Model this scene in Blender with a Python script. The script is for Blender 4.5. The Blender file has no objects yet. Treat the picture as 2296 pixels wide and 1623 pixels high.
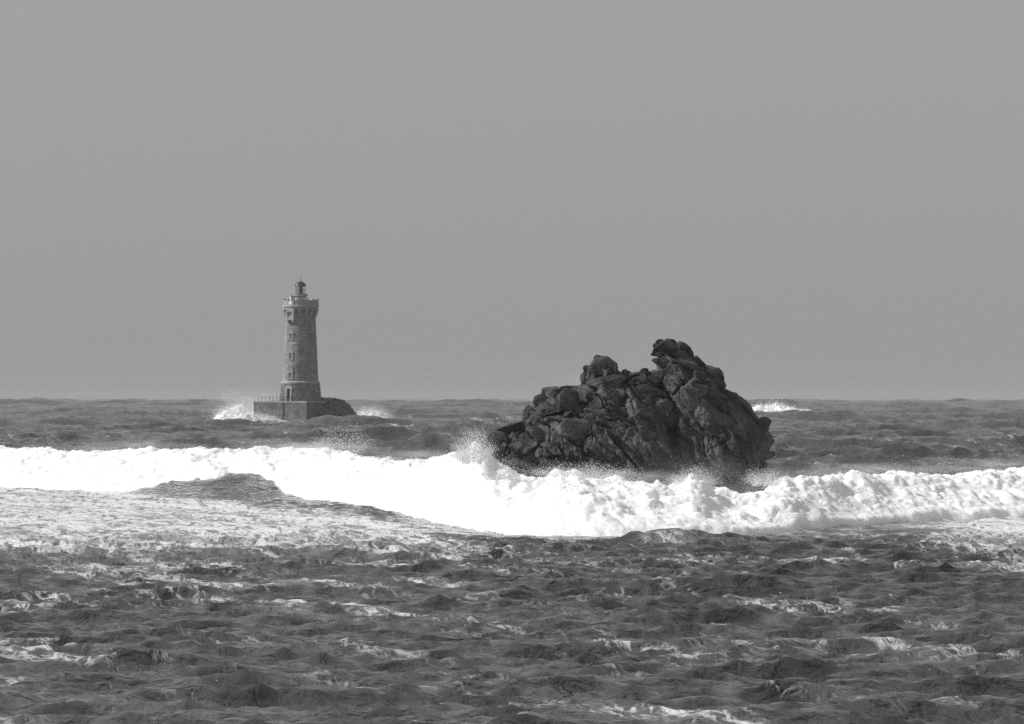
import bpy, bmesh, math
import numpy as np
from mathutils import Vector, Matrix

S = bpy.context.scene
COL = S.collection
R = math.radians
PI = math.pi

# ------------------------------------------------------------------ camera
CAM_H, FPX, HOR = 5.5, 4400.0, 399.0           # metres above water, focal length and horizon row in pixels of a 1024 x 724 frame
cam_d = bpy.data.cameras.new('camera')
cam_d.sensor_width = 36.0
cam_d.lens = 36.0 * FPX / 1024.0
cam_d.clip_start = 1.0
cam_d.clip_end = 60000.0
cam = bpy.data.objects.new('camera', cam_d)
COL.objects.link(cam)
PITCH = math.atan((HOR - 362.0) / FPX)
cam.location = (0, 0, CAM_H)
cam.rotation_euler = (PI / 2 + PITCH, 0, 0)
S.camera = cam

# ------------------------------------------------------------------ sky and sun
SUN_EL, SUN_AZ = R(36), R(-87)                  # azimuth from the view direction, negative to the left
w = bpy.data.worlds.new('World')
S.world = w
w.use_nodes = True
nt = w.node_tree
nt.nodes.clear()
sky = nt.nodes.new('ShaderNodeTexSky')
sky.sky_type = 'NISHITA'
sky.sun_disc = False
sky.sun_elevation = SUN_EL
sky.sun_rotation = SUN_AZ
sky.air_density = 1.0
sky.dust_density = 3.0
sky.ozone_density = 1.0
bw = nt.nodes.new('ShaderNodeRGBToBW')
mixs = nt.nodes.new('ShaderNodeMix')            # thin even cloud veil over the clear sky
mixs.data_type = 'FLOAT'
mixs.inputs[0].default_value = 0.80
mixs.inputs[3].default_value = 3.7
bg = nt.nodes.new('ShaderNodeBackground')
bg.inputs['Strength'].default_value = 0.10
wo = nt.nodes.new('ShaderNodeOutputWorld')
nt.links.new(sky.outputs[0], bw.inputs[0])
nt.links.new(bw.outputs[0], mixs.inputs[2])
nt.links.new(mixs.outputs[0], bg.inputs['Color'])
nt.links.new(bg.outputs[0], wo.inputs[0])

sun_d = bpy.data.lights.new('sun', 'SUN')
sun_d.energy = 4.3
sun_d.angle = R(0.6)
sun_d.color = (1, 1, 1)
sun = bpy.data.objects.new('sun', sun_d)
COL.objects.link(sun)
SUN = Vector((math.cos(SUN_EL) * math.sin(SUN_AZ), math.cos(SUN_EL) * math.cos(SUN_AZ), math.sin(SUN_EL)))
sun.rotation_euler = (-SUN).to_track_quat('-Z', 'Y').to_euler()
sun.location = (-60, 20, 80)

S.view_settings.view_transform = 'Standard'
S.view_settings.look = 'None'
S.view_settings.exposure = 0.0
S.view_settings.gamma = 1.0
S.view_settings.use_curve_mapping = False
S.cycles.use_denoising = False
S.cycles.max_bounces = 6
S.cycles.sample_clamp_direct = 1.6
S.cycles.sample_clamp_indirect = 3.0
S.cycles.volume_bounces = 1
S.cycles.transparent_max_bounces = 12

# ------------------------------------------------------------------ helpers
def at(px, py, d):
    """World point seen at pixel (px, py) of the 1024-wide photograph, d metres out."""
    xc, yc = (px - 512.0) / FPX, (362.0 - py) / FPX
    f = math.cos(PITCH) - yc * math.sin(PITCH)
    return d * xc / f, d, CAM_H + d * (yc * math.cos(PITCH) + math.sin(PITCH)) / f

DS = 1024.0 / 2296.0

def tag(o, label=None, cat=None, kind=None, group=None):
    if label: o['label'] = label
    if cat: o['category'] = cat
    if kind: o['kind'] = kind
    if group: o['group'] = group
    return o

def np_mesh(name, verts, quads=None, tris=None, smooth=True):
    verts = np.asarray(verts, dtype=np.float32)
    me = bpy.data.meshes.new(name)
    loops, starts, n = [], [], 0
    if quads is not None and len(quads):
        q = np.asarray(quads, dtype=np.int32)
        loops.append(q.ravel()); starts.append(np.arange(len(q), dtype=np.int32) * 4); n = len(q) * 4
    if tris is not None and len(tris):
        t = np.asarray(tris, dtype=np.int32)
        loops.append(t.ravel()); starts.append(n + np.arange(len(t), dtype=np.int32) * 3)
    loops, starts = np.concatenate(loops), np.concatenate(starts)
    me.vertices.add(len(verts)); me.vertices.foreach_set('co', verts.ravel())
    me.loops.add(len(loops)); me.loops.foreach_set('vertex_index', loops)
    me.polygons.add(len(starts)); me.polygons.foreach_set('loop_start', starts)
    if smooth:
        me.polygons.foreach_set('use_smooth', np.ones(len(starts), dtype=bool))
    me.update(calc_edges=True)
    return me

def link(name, me, mat=None, parent=None, loc=None):
    o = bpy.data.objects.new(name, me)
    COL.objects.link(o)
    if mat is not None and not me.materials: me.materials.append(mat)
    if parent is not None: o.parent = parent
    if loc is not None: o.location = loc
    return o

def empty(name, loc, rz=0.0):
    o = bpy.data.objects.new(name, None)
    COL.objects.link(o)
    o.location = loc
    o.rotation_euler = (0, 0, rz)
    return o

def from_bm(name, bm, mat, parent=None, smooth=False, loc=None):
    bmesh.ops.recalc_face_normals(bm, faces=bm.faces[:])
    me = bpy.data.meshes.new(name)
    bm.to_mesh(me); bm.free()
    if smooth:
        for p in me.polygons: p.use_smooth = True
    return link(name, me, mat, parent, loc)

def add_box(bm, c, s, rz=0.0, M=None):
    m = Matrix.Translation(c) @ Matrix.Rotation(rz, 4, 'Z') @ Matrix.Diagonal((s[0], s[1], s[2], 1))
    if M is not None: m = M @ m
    bmesh.ops.create_cube(bm, size=1.0, matrix=m)

def add_lathe(bm, prof, seg=48, M=None, cap=True):
    rings = []
    for r, z in prof:
        ring = []
        for i in range(seg):
            a = 2 * PI * i / seg
            v = Vector((r * math.sin(a), -r * math.cos(a), z))
            ring.append(bm.verts.new(M @ v if M is not None else v))
        rings.append(ring)
    for a, b in zip(rings, rings[1:]):
        for i in range(seg):
            j = (i + 1) % seg
            bm.faces.new((a[i], a[j], b[j], b[i]))
    if cap:
        bm.faces.new(rings[0][::-1]); bm.faces.new(rings[-1])

def add_tube(bm, pts, r, seg=8):
    pts = [Vector(p) for p in pts]
    rings = []
    for k, p in enumerate(pts):
        t = (pts[min(k + 1, len(pts) - 1)] - pts[max(k - 1, 0)]).normalized()
        u = t.orthogonal().normalized(); v = t.cross(u)
        rings.append([bm.verts.new(p + (u * math.cos(2 * PI * i / seg) + v * math.sin(2 * PI * i / seg)) * r) for i in range(seg)])
    for a, b in zip(rings, rings[1:]):
        for i in range(seg):
            j = (i + 1) % seg
            bm.faces.new((a[i], a[j], b[j], b[i]))
    bm.faces.new(rings[0][::-1]); bm.faces.new(rings[-1])

# --- numpy noise
_rng = np.random.default_rng(11)
_perm = _rng.permutation(256).astype(np.int64)
_perm = np.concatenate([_perm, _perm, _perm])
_grad = _rng.normal(size=(256, 3)); _grad /= np.linalg.norm(_grad, axis=1)[:, None]

def noise(x, y, z=0.0):
    x, y, z = np.broadcast_arrays(np.asarray(x, float), np.asarray(y, float), np.asarray(z, float))
    xi, yi, zi = np.floor(x), np.floor(y), np.floor(z)
    fx, fy, fz = x - xi, y - yi, z - zi
    xi, yi, zi = xi.astype(np.int64) & 255, yi.astype(np.int64) & 255, zi.astype(np.int64) & 255
    u, v, t = fx**3 * (fx * (fx * 6 - 15) + 10), fy**3 * (fy * (fy * 6 - 15) + 10), fz**3 * (fz * (fz * 6 - 15) + 10)
    out = 0.0
    for i in (0, 1):
        for j in (0, 1):
            for k in (0, 1):
                g = _grad[_perm[_perm[_perm[xi + i] + yi + j] + zi + k]]
                d = g[..., 0] * (fx - i) + g[..., 1] * (fy - j) + g[..., 2] * (fz - k)
                out = out + d * (u if i else 1 - u) * (v if j else 1 - v) * (t if k else 1 - t)
    return out * 1.5

def fbm(x, y, z=0.0, o=4, gain=0.5):
    s, a, f = 0.0, 1.0, 1.0
    for k in range(o):
        s = s + a * noise(x * f + 17.3 * k, y * f - 9.1 * k, z * f + 4.7 * k)
        a *= gain; f *= 2.03
    return s

def billow(x, y, z=0.0, o=4, gain=0.55):
    s, a, f, n = 0.0, 1.0, 1.0, 0.0
    for k in range(o):
        s = s + a * np.abs(noise(x * f + 17.3 * k, y * f - 9.1 * k, z * f + 4.7 * k))
        n += a; a *= gain; f *= 2.1
    return s / n * 2.2

def sstep(a, b, x):
    t = np.clip((x - a) / (b - a), 0, 1)
    return t * t * (3 - 2 * t)

# ------------------------------------------------------------------ materials
class N:
    """Short hand for building node trees."""
    def __init__(self, name):
        self.m = bpy.data.materials.new(name); self.m.use_nodes = True
        self.t = self.m.node_tree; self.t.nodes.clear()
        self.out = self.t.nodes.new('ShaderNodeOutputMaterial')
    def n(self, typ, **kw):
        nd = self.t.nodes.new('ShaderNode' + typ)
        for k, v in kw.items(): setattr(nd, k, v)
        return nd
    def put(self, sock, v):
        if hasattr(v, 'is_output') or isinstance(v, bpy.types.NodeSocket): self.t.links.new(v, sock)
        else: sock.default_value = v
    def math(self, op, a, b=0.0, clamp=False):
        nd = self.n('Math', operation=op); nd.use_clamp = clamp
        self.put(nd.inputs[0], a); self.put(nd.inputs[1], b)
        return nd.outputs[0]
    def noise(self, vec, scale, detail=4.0, rough=0.55, dist=0.0, typ='FBM'):
        nd = self.n('TexNoise'); nd.noise_type = typ
        self.put(nd.inputs['Vector'], vec)
        nd.inputs['Scale'].default_value = scale; nd.inputs['Detail'].default_value = detail
        nd.inputs['Roughness'].default_value = rough; nd.inputs['Distortion'].default_value = dist
        return nd.outputs['Fac']
    def ramp(self, x, a, b, lo=0.0, hi=1.0, smooth=True):
        nd = self.n('MapRange'); nd.interpolation_type = 'SMOOTHSTEP' if smooth else 'LINEAR'
        self.put(nd.inputs[0], x)
        for i, v in ((1, a), (2, b), (3, lo), (4, hi)): self.put(nd.inputs[i], v)
        return nd.outputs[0]
    def mix(self, f, a, b):
        nd = self.n('Mix'); nd.data_type = 'FLOAT'
        self.put(nd.inputs[0], f); self.put(nd.inputs[2], a); self.put(nd.inputs[3], b)
        return nd.outputs[0]
    def coord(self, scale=(1, 1, 1), rz=0.0):
        tc = self.n('TexCoord'); mp = self.n('Mapping')
        mp.inputs['Scale'].default_value = scale; mp.inputs['Rotation'].default_value = (0, 0, rz)
        self.t.links.new(tc.outputs['Object'], mp.inputs['Vector'])
        return mp.outputs[0]
    def bsdf(self, col, rough, bump=None, bdist=0.02, bstr=1.0, spec=0.5, ior=1.45, **kw):
        b = self.n('BsdfPrincipled')
        self.put(b.inputs['Base Color'], col if not isinstance(col, float) else (col, col, col, 1))
        self.put(b.inputs['Roughness'], rough)
        b.inputs['Specular IOR Level'].default_value = spec; b.inputs['IOR'].default_value = ior
        for k, v in kw.items(): self.put(b.inputs[k.replace('_', ' ')], v)
        if bump is not None:
            bp = self.n('Bump'); bp.inputs['Distance'].default_value = bdist; bp.inputs['Strength'].default_value = bstr
            self.put(bp.inputs['Height'], bump); self.t.links.new(bp.outputs[0], b.inputs['Normal'])
        return b
    def done(self, sh):
        self.t.links.new(sh.outputs[0] if hasattr(sh, 'outputs') else sh, self.out.inputs['Surface'])
        return self.m

def mat_plain(name, v, rough=0.8, var=0.25, scale=3.0, bump=0.01, metallic=0.0, spec=0.4):
    k = N(name); c = k.coord()
    f = k.noise(c, scale, 6.0, 0.6)
    g = k.noise(c, scale * 7, 5.0, 0.6)
    col = k.math('MULTIPLY', k.ramp(k.math('ADD', k.math('MULTIPLY', f, 0.65), k.math('MULTIPLY', g, 0.35)), 0.3, 0.7, 1 - var, 1 + var), v)
    return k.done(k.bsdf(col, rough, g, bump, 1.0, spec, Metallic=metallic))

def mat_rock(name, v, wet_z=2.0, scale=1.0, bd=0.06):
    k = N(name)
    tc = k.n('TexCoord'); geo = k.n('NewGeometry')
    pos = geo.outputs['Position']
    big = k.noise(pos, 0.35 * scale, 4.0, 0.6)
    mid = k.noise(pos, 2.0 * scale, 8.0, 0.65)
    fine = k.noise(pos, 14.0 * scale, 6.0, 0.7)
    vor = k.n('TexVoronoi'); vor.feature = 'DISTANCE_TO_EDGE'
    warp = k.n('VectorMath', operation='ADD')
    nv = k.n('TexNoise'); k.put(nv.inputs['Vector'], pos); nv.inputs['Scale'].default_value = 1.3 * scale; nv.inputs['Detail'].default_value = 4
    k.put(warp.inputs[0], pos); k.put(warp.inputs[1], nv.outputs['Color'])
    k.put(vor.inputs['Vector'], warp.outputs[0]); vor.inputs['Scale'].default_value = 1.1 * scale
    crack = k.ramp(vor.outputs['Distance'], 0.0, 0.035)
    sep = k.n('SeparateXYZ'); k.put(sep.inputs[0], pos)
    wet = k.ramp(k.math('ADD', sep.outputs[2], k.math('MULTIPLY', big, 2.0)), wet_z, wet_z + 2.4)
    col = k.math('MULTIPLY', k.ramp(mid, 0.28, 0.72, 0.55, 1.5), v)
    col = k.math('MULTIPLY', col, k.ramp(big, 0.3, 0.7, 0.7, 1.3))
    col = k.math('MULTIPLY', col, k.ramp(fine, 0.25, 0.75, 0.7, 1.35))
    dm = k.n('Mapping'); dm.vector_type = 'TEXTURE'; k.put(dm.inputs[0], pos)
    dm.inputs['Rotation'].default_value = (0, R(38), 0); dm.inputs['Scale'].default_value = (4.0, 1.5, 1.0)
    lich = k.noise(dm.outputs[0], 1.1 * scale, 5.0, 0.6, 0.6)          # black lichen and wet runs
    col = k.math('MULTIPLY', col, k.ramp(lich, 0.40, 0.60, 1.15, 0.42))
    col = k.math('MULTIPLY', col, k.mix(wet, 0.5, 1.0))
    hgt = k.math('ADD', k.math('MULTIPLY', mid, 1.0), k.math('MULTIPLY', fine, 0.35))
    hgt = k.math('ADD', hgt, k.math('MULTIPLY', crack, 0.22))
    rough = k.mix(wet, 0.45, 0.85)
    return k.done(k.bsdf(col, rough, hgt, bd, 1.0, 0.35))

def mat_masonry(name, v, r, row=0.36, bw_=0.8):
    k = N(name); tc = k.n('TexCoord'); sep = k.n('SeparateXYZ'); k.put(sep.inputs[0], tc.outputs['Object'])
    ang = k.math('MULTIPLY', k.math('ARCTAN2', sep.outputs[0], sep.outputs[1]), r)
    cb = k.n('CombineXYZ'); k.put(cb.inputs[0], ang); k.put(cb.inputs[1], sep.outputs[2])
    br = k.n('TexBrick'); k.put(br.inputs['Vector'], cb.outputs[0])
    br.inputs['Scale'].default_value = 1.0
    br.inputs['Brick Width'].default_value = bw_; br.inputs['Row Height'].default_value = row
    br.inputs['Mortar Size'].default_value = 0.03; br.inputs['Mortar Smooth'].default_value = 0.3
    br.inputs['Color1'].default_value = (0.75, 0.75, 0.75, 1); br.inputs['Color2'].default_value = (1.2, 1.2, 1.2, 1)
    br.inputs['Mortar'].default_value = (0.55, 0.55, 0.55, 1)
    b2 = k.n('RGBToBW'); k.put(b2.inputs[0], br.outputs['Color'])
    n1 = k.noise(tc.outputs['Object'], 0.5, 6.0, 0.65)
    st = k.n('Mapping'); k.put(st.inputs[0], tc.outputs['Object']); st.inputs['Scale'].default_value = (1.6, 1.6, 0.16)
    n2 = k.noise(st.outputs[0], 1.0, 5.0, 0.6)
    n3 = k.noise(tc.outputs['Object'], 6.0, 6.0, 0.7)
    col = k.math('MULTIPLY', b2.outputs[0], v)
    col = k.math('MULTIPLY', col, k.ramp(n1, 0.3, 0.7, 0.75, 1.2))
    col = k.math('MULTIPLY', col, k.ramp(n2, 0.3, 0.7, 0.82, 1.15))
    col = k.math('MULTIPLY', col, k.ramp(n3, 0.25, 0.75, 0.7, 1.3))
    h = k.math('ADD', k.math('MULTIPLY', br.outputs['Fac'], -1.0), k.math('MULTIPLY', n3, 1.0))
    return k.done(k.bsdf(col, 0.9, h, 0.06, 1.0, 0.3))

def mat_sea():
    k = N('sea_water')
    at_ = k.n('Attribute'); at_.attribute_name = 'foam'
    foam = at_.outputs['Fac']
    geo = k.n('NewGeometry')
    def cr(length, rz):
        """World position turned to run along rz and stretched length times that way."""
        mp = k.n('Mapping'); mp.vector_type = 'TEXTURE'; k.put(mp.inputs[0], geo.outputs['Position'])
        mp.inputs['Scale'].default_value = (length, 1, 1); mp.inputs['Rotation'].default_value = (0, 0, R(rz))
        return mp.outputs[0]
    st = k.noise(cr(11.0, -66), 0.9, 9.0, 0.66, 0.5)             # wind streaks
    lc = k.noise(cr(2.6, -80), 1.5, 7.0, 0.6, 0.9)              # lace
    lace = k.math('SUBTRACT', 1.0, k.math('MULTIPLY', k.math('ABSOLUTE', k.math('SUBTRACT', lc, 0.5)), 9.0))
    pat = k.math('ADD', k.math('MULTIPLY', k.math('ADD', k.math('MULTIPLY', k.math('SUBTRACT', st, 0.5), 2.2), 0.5), 0.6), k.math('MULTIPLY', lace, 0.42))
    big = k.noise(cr(3.0, -70), 0.22, 4.0, 0.55)
    f2 = k.math('ADD', foam, k.math('MULTIPLY', k.math('SUBTRACT', big, 0.5), 0.9))
    thr = k.math('SUBTRACT', 1.0, f2)
    msk = k.ramp(pat, k.math('SUBTRACT', thr, 0.16), k.math('ADD', thr, 0.34))
    msk = k.math('MULTIPLY', msk, k.ramp(foam, 0.02, 0.16))
    msk = k.math('MULTIPLY', msk, 0.92)
    rip1 = k.noise(cr(2.4, -74), 1.6, 3.5, 0.6, 0.6)
    rip2 = k.noise(cr(3.0, -100), 6.0, 4.0, 0.6)
    h = k.math('ADD', k.math('MULTIPLY', rip1, 0.9), k.math('MULTIPLY', rip2, 0.05))
    h = k.math('ADD', h, k.math('MULTIPLY', msk, 0.08))
    sed = k.noise(cr(2.0, -80), 0.09, 3.0, 0.5)
    water = k.bsdf(k.math('ADD', k.mix(sed, 0.024, 0.052), k.ramp(foam, 0.2, 0.75, 0.0, 0.30)), 0.09, h, 0.38, 1.0, 0.5, 1.33)
    white = k.bsdf(0.78, 0.75, h, 0.12, 0.8, 0.3)
    ms = k.n('MixShader'); k.put(ms.inputs[0], msk)
    k.t.links.new(water.outputs[0], ms.inputs[1]); k.t.links.new(white.outputs[0], ms.inputs[2])
    return k.done(ms)

def mat_foam():
    k = N('white_foam'); geo = k.n('NewGeometry')
    f = k.noise(geo.outputs['Position'], 6.0, 8.0, 0.75)
    g = k.noise(geo.outputs['Position'], 0.8, 5.0, 0.6)
    col = k.ramp(g, 0.3, 0.6, 0.86, 0.93)
    b = k.bsdf(col, 0.85, f, 0.05, 0.6, 0.2)
    b.inputs['Subsurface Weight'].default_value = 1.0
    b.inputs['Subsurface Radius'].default_value = (1, 1, 1)
    b.inputs['Subsurface Scale'].default_value = 0.38
    return k.done(b)

def mat_drop():
    k = N('spray_water')
    b = k.bsdf(0.9, 0.6, spec=0.4)
    tr = k.n('BsdfTranslucent'); tr.inputs[0].default_value = (0.95, 0.95, 0.95, 1)
    ms = k.n('MixShader'); ms.inputs[0].default_value = 0.5
    k.t.links.new(b.outputs[0], ms.inputs[1]); k.t.links.new(tr.outputs[0], ms.inputs[2])
    return k.done(ms)

M_SEA, M_FOAM, M_DROP = mat_sea(), mat_foam(), mat_drop()
M_ROCK = mat_rock('dark_wet_granite', 0.063, 1.8)
M_ISLET = mat_rock('islet_rock', 0.10, 0.5, 0.5, 0.15)
M_SHAFT = mat_masonry('granite_masonry', 0.31, 3.8)
M_STONE = mat_plain('granite_blocks', 0.22, 0.9, 0.35, 1.2, 0.05)
M_DRESS = mat_plain('dressed_granite', 0.34, 0.85, 0.2, 1.5, 0.03)
M_CONC = mat_plain('weathered_concrete', 0.135, 0.9, 0.5, 0.5, 0.08)
M_WHITE = mat_plain('white_paint', 0.72, 0.6, 0.08, 3.0, 0.005)
M_DARK = mat_plain('dark_painted_metal', 0.035, 0.4, 0.3, 4.0, 0.004, 0.2)
M_DOME = mat_plain('dome_copper', 0.06, 0.35, 0.4, 2.0, 0.005, 0.5)
M_PANE = mat_plain('window_glass', 0.03, 0.1, 0.1, 1.0, 0.0, 0.0, 0.6)
M_DOOR = mat_plain('weathered_door', 0.045, 0.6, 0.3, 3.0, 0.01)
M_LENS = mat_plain('lens_prisms', 0.10, 0.08, 0.3, 5.0, 0.02, 0.4)
def mat_glass():
    k = N('lantern_glass')
    tr = k.n('BsdfTransparent'); tr.inputs[0].default_value = (0.93, 0.93, 0.93, 1)
    gl = k.n('BsdfGlossy'); gl.inputs[0].default_value = (1, 1, 1, 1); gl.inputs['Roughness'].default_value = 0.03
    fr = k.n('Fresnel'); fr.inputs[0].default_value = 1.3
    ms = k.n('MixShader'); k.put(ms.inputs[0], fr.outputs[0])
    k.t.links.new(tr.outputs[0], ms.inputs[1]); k.t.links.new(gl.outputs[0], ms.inputs[2])
    return k.done(ms)
M_GLASS = mat_glass()

# ------------------------------------------------------------------ the sea
def ocean_tile(size, n, lmin, lmax, rms, wdir, power, seed, expo=3.6):
    rng = np.random.default_rng(seed)
    k1 = np.fft.fftfreq(n, d=size / n) * 2 * PI
    kx, ky = np.meshgrid(k1, k1)
    k = np.hypot(kx, ky); k[0, 0] = 1e-6
    kp = 2 * PI / lmax
    P = np.exp(-1.1 * (kp / k) ** 2) / k ** expo
    c = (kx * math.cos(wdir) + ky * math.sin(wdir)) / k
    P *= np.where(c > 0, np.abs(c) ** power, 0.08 * np.abs(c) ** power) + 0.03
    P *= np.exp(-(k * lmin / (2 * PI)) ** 2)
    P[0, 0] = 0
    H = np.sqrt(P) * (rng.normal(size=(n, n)) + 1j * rng.normal(size=(n, n)))
    h = np.fft.ifft2(H); s = rms / h.real.std()
    return h.real * s, (np.fft.ifft2(1j * kx / k * H).real * s), (np.fft.ifft2(1j * ky / k * H).real * s), size, n

def sample(tile, x, y, rot=0.0):
    h, dx, dy, size, n = tile
    c, s = math.cos(rot), math.sin(rot)
    u, v = (c * x + s * y) / size * n, (-s * x + c * y) / size * n
    ui, vi = np.floor(u), np.floor(v); fu, fv = u - ui, v - vi
    ui, vi = ui.astype(np.int64) % n, vi.astype(np.int64) % n
    u1, v1 = (ui + 1) % n, (vi + 1) % n
    def g(a): return a[vi, ui] * (1 - fu) * (1 - fv) + a[vi, u1] * fu * (1 - fv) + a[v1, ui] * (1 - fu) * fv + a[v1, u1] * fu * fv
    gx, gy = g(dx), g(dy)
    return g(h), c * gx - s * gy, s * gx + c * gy

T_CHOP = ocean_tile(96.0, 960, 0.28, 3.6, 0.10, R(-78), 4.0, 3, 3.15)
T_MID = ocean_tile(310.0, 620, 3.0, 22.0, 0.20, R(-84), 5.0, 8, 3.6)
T_SWELL = ocean_tile(1500.0, 512, 30.0, 110.0, 0.55, R(-80), 4.0, 5)

# the breaker: foot, crest and height along the line of bearing (px), read off the photograph
_fx = np.array([-3000, -400, 0, 150, 248, 285, 312, 339, 357, 379, 401, 424, 446, 468, 491, 535, 580, 624, 669, 714, 750, 776, 900, 1024, 1400, 3000], float)
_fy = np.array([470, 478, 487, 496, 499, 498, 499, 500.5, 501.5, 508, 515, 522, 527, 531, 534.5, 536.5, 538, 539, 537, 536, 535, 532, 524, 518, 508, 490], float)
_fd = CAM_H * FPX / (_fy - HOR)
_tx = np.array([-3000, -400, 0, 120, 190, 248, 276, 303, 321, 343, 370, 388, 401, 424, 446, 464, 479, 488, 495, 504, 517, 535, 557, 580, 593, 611, 624, 642, 669, 678, 691, 705, 714, 736, 749, 767, 776, 830, 900, 1024, 1400, 3000], float)
_ty = np.array([440, 441, 446, 449, 445, 447, 446, 443, 444, 449, 454, 457, 459, 457, 454, 446, 440, 449, 459, 470, 479, 477, 473, 471, 473, 477, 480, 482, 483, 479, 474, 478, 487, 490, 488, 481, 477, 470, 474, 465, 455, 445], float)

_gx = np.arange(-3000, 3001, 4.0)
_kern = np.exp(-(np.arange(-24, 25) * 4.0 / 30.0) ** 2 / 2); _kern /= _kern.sum()
_gd = np.convolve(np.pad(np.interp(_gx, _fx, _fd), 24, mode='edge'), _kern, mode='valid')
def foot(px): return np.interp(px, _gx, _gd)
def facew(px): return np.interp(px, [0, 250, 450, 560, 780, 1024], [26, 25, 17, 14, 13, 18])
def crest(px): return foot(px) + facew(px)
def ztop(px): return CAM_H - (np.interp(px, _tx, _ty) - HOR) / FPX * crest(px)
def bearing(x, y): return 512.0 + FPX * x / np.maximum(y, 1.0)

BACK = 34.0
def ridge(x, y):
    px = bearing(x, y)
    # smooth the crest height a little so that only the foam carries the ragged line
    zc = (ztop(px) + ztop(px - 14) + ztop(px + 14) + ztop(px - 28) + ztop(px + 28)) / 5 - 0.42 - 0.30 * np.exp(-((px - 742) / 38) ** 2)
    f, c = foot(px), crest(px)
    t = (y - f) / (c - f)
    up = sstep(-0.05, 1.02, t) ** 0.9
    dn = 1 - 0.86 * sstep(0.0, BACK, y - c)
    far = 1 - sstep(60, 160, y - c)
    return zc * up * dn * far

# hand-placed single humps: px, distance, half-width across, half-length in depth, height
HUMPS = [(666, 166.5, 1.3, 2.2, 0.36), (692, 164.5, 1.9, 2.0, 0.16), (590, 170, 2.6, 2.0, 0.08), (364, 214, 0.8, 1.6, 0.30),
         (436, 300, 4.5, 9, 2.5), (300, 330, 7, 10, 1.6), (700, 139, 5.0, 3.0, 0.16), (575, 107, 2.6, 2.2, 0.20), (380, 134, 5.0, 3.0, 0.14)]

def sea_at(x, y):
    """Displacement (dx, dy, z) of the water at rest position x, y."""
    d = np.maximum(y, 1.0)
    px = bearing(x, y)
    outside = sstep(0, 90, y - crest(px))
    h1, x1, y1 = sample(T_CHOP, x, y)
    h2, x2, y2 = sample(T_CHOP, x * 0.53 + 31, y * 0.53, R(17))
    fade = 1 - 0.75 * sstep(900, 3500, d)
    a1 = (0.76 + 0.5 * outside) * fade
    calm = 1 - 0.55 * sstep(150, 195, y) * (1 - outside)
    under = sstep(-4, 2, y - foot(px)) * (1 - sstep(4, 20, y - crest(px)))
    a1 = a1 * calm * (1 - 0.78 * under)
    hm, xm, ym = sample(T_MID, x, y, R(-9))
    gust = 1 + 0.45 * fbm(x * 0.05, y * 0.02, 6.6, 3)
    a1 = a1 * np.clip(gust, 0.6, 1.25) * 0.9
    am = (0.44 + 1.4 * outside)
    am = am * (1 - 0.5 * sstep(160, 200, y) * (1 - outside))
    am = am * (1 - 0.7 * under)
    hs, xs, ys = sample(T_SWELL, x + 211, y + 90)
    as_ = 0.06 + 1.4 * sstep(30, 300, y - crest(px)) + 1.9 * sstep(1100, 3000, y)
    a2 = 0.75 * a1
    z = h1 * a1 + h2 * a2 + hm * am + hs * as_
    dx = x1 * a1 * 0.7 + x2 * a2 * 0.7 + xm * am * 0.5 + xs * as_ * 0.6
    dy = y1 * a1 * 0.7 + y2 * a2 * 0.7 + ym * am * 0.5 + ys * as_ * 0.6
    for hp, hd, wx, wy, hh in HUMPS:
        hx = (hp - 512) / FPX * hd
        q = ((x - hx) / wx) ** 2 + ((y - hd) / wy) ** 2
        z = z + hh * np.exp(-q)
    near_tower = np.exp(-(((x + 46) / 32) ** 2 + ((y - 930) / 110) ** 2))
    z = z * (1 - 0.6 * near_tower) - 0.1 * near_tower + ridge(x, y)
    return dx, dy, z

def foam_amount(x, y, z):
    px = bearing(x, y); c = crest(px); f = foot(px)
    n = fbm(x * 0.10, y * 0.045, 3.3, 3)
    n2 = fbm(x * 0.35 + 0.18 * y, y * 0.08, 7.7, 3)
    # wide streaked field in front of the breaker on the left, thinning towards the right and the viewer
    wash = sstep(126, 180, y + 10 * n) * (1 - 0.55 * sstep(460, 640, px) * (1 - sstep(880, 1000, px)))
    am = 0.60 * wash
    mid = np.exp(-((y - (146 + 8 * n)) / 10) ** 2)
    am = np.maximum(am, 0.36 * mid)
    n3 = fbm(x * 0.13 + 5, y * 0.10, 1.3, 3)
    lanes = np.exp(-((y - (128 + 0.010 * (px - 512) + 7 * n)) / 3.4) ** 2) * sstep(-0.30, 0.25, n3)
    lanes = np.maximum(lanes, 0.9 * np.exp(-((y - (119 + 9 * n3)) / 2.0) ** 2) * sstep(0.0, 0.4, n2))
    lanes = np.maximum(lanes, np.exp(-(((px - 668) / 60) ** 2 + ((y - 164) / 3.5) ** 2)))
    am = np.maximum(am, 0.46 * lanes)
    am = np.maximum(am, 0.16 + 0.30 * n2)
    # dark trough just before the foot, and the clean face on the left
    tr = np.exp(-((y - (f - 7)) / 11) ** 2) * (1 - sstep(500, 560, px)) * sstep(225, 270, px)
    am = am * (1 - 0.92 * tr)
    face = sstep(-5, 2, y - f) * (1 - sstep(-2, 6, y - c)) * (1 - sstep(290, 306, px)) * sstep(100, 180, px)
    am = am * (1 - 0.93 * face)
    behind = sstep(c - 2, c + 8, y)
    bk = 0.9 * (1 - sstep(6, 34, y - c)) + 0.08 + 0.2 * np.clip(n, -0.4, 1)
    am = am * (1 - behind) + behind * bk
    am = np.maximum(am, behind * 0.75 * sstep(2.8, 4.2, z + 1.2 * n2 - 1.2 * sstep(1100, 3000, y)) * sstep(30, 120, y - c) * (1 - sstep(900, 1600, y)))
    return am

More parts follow.
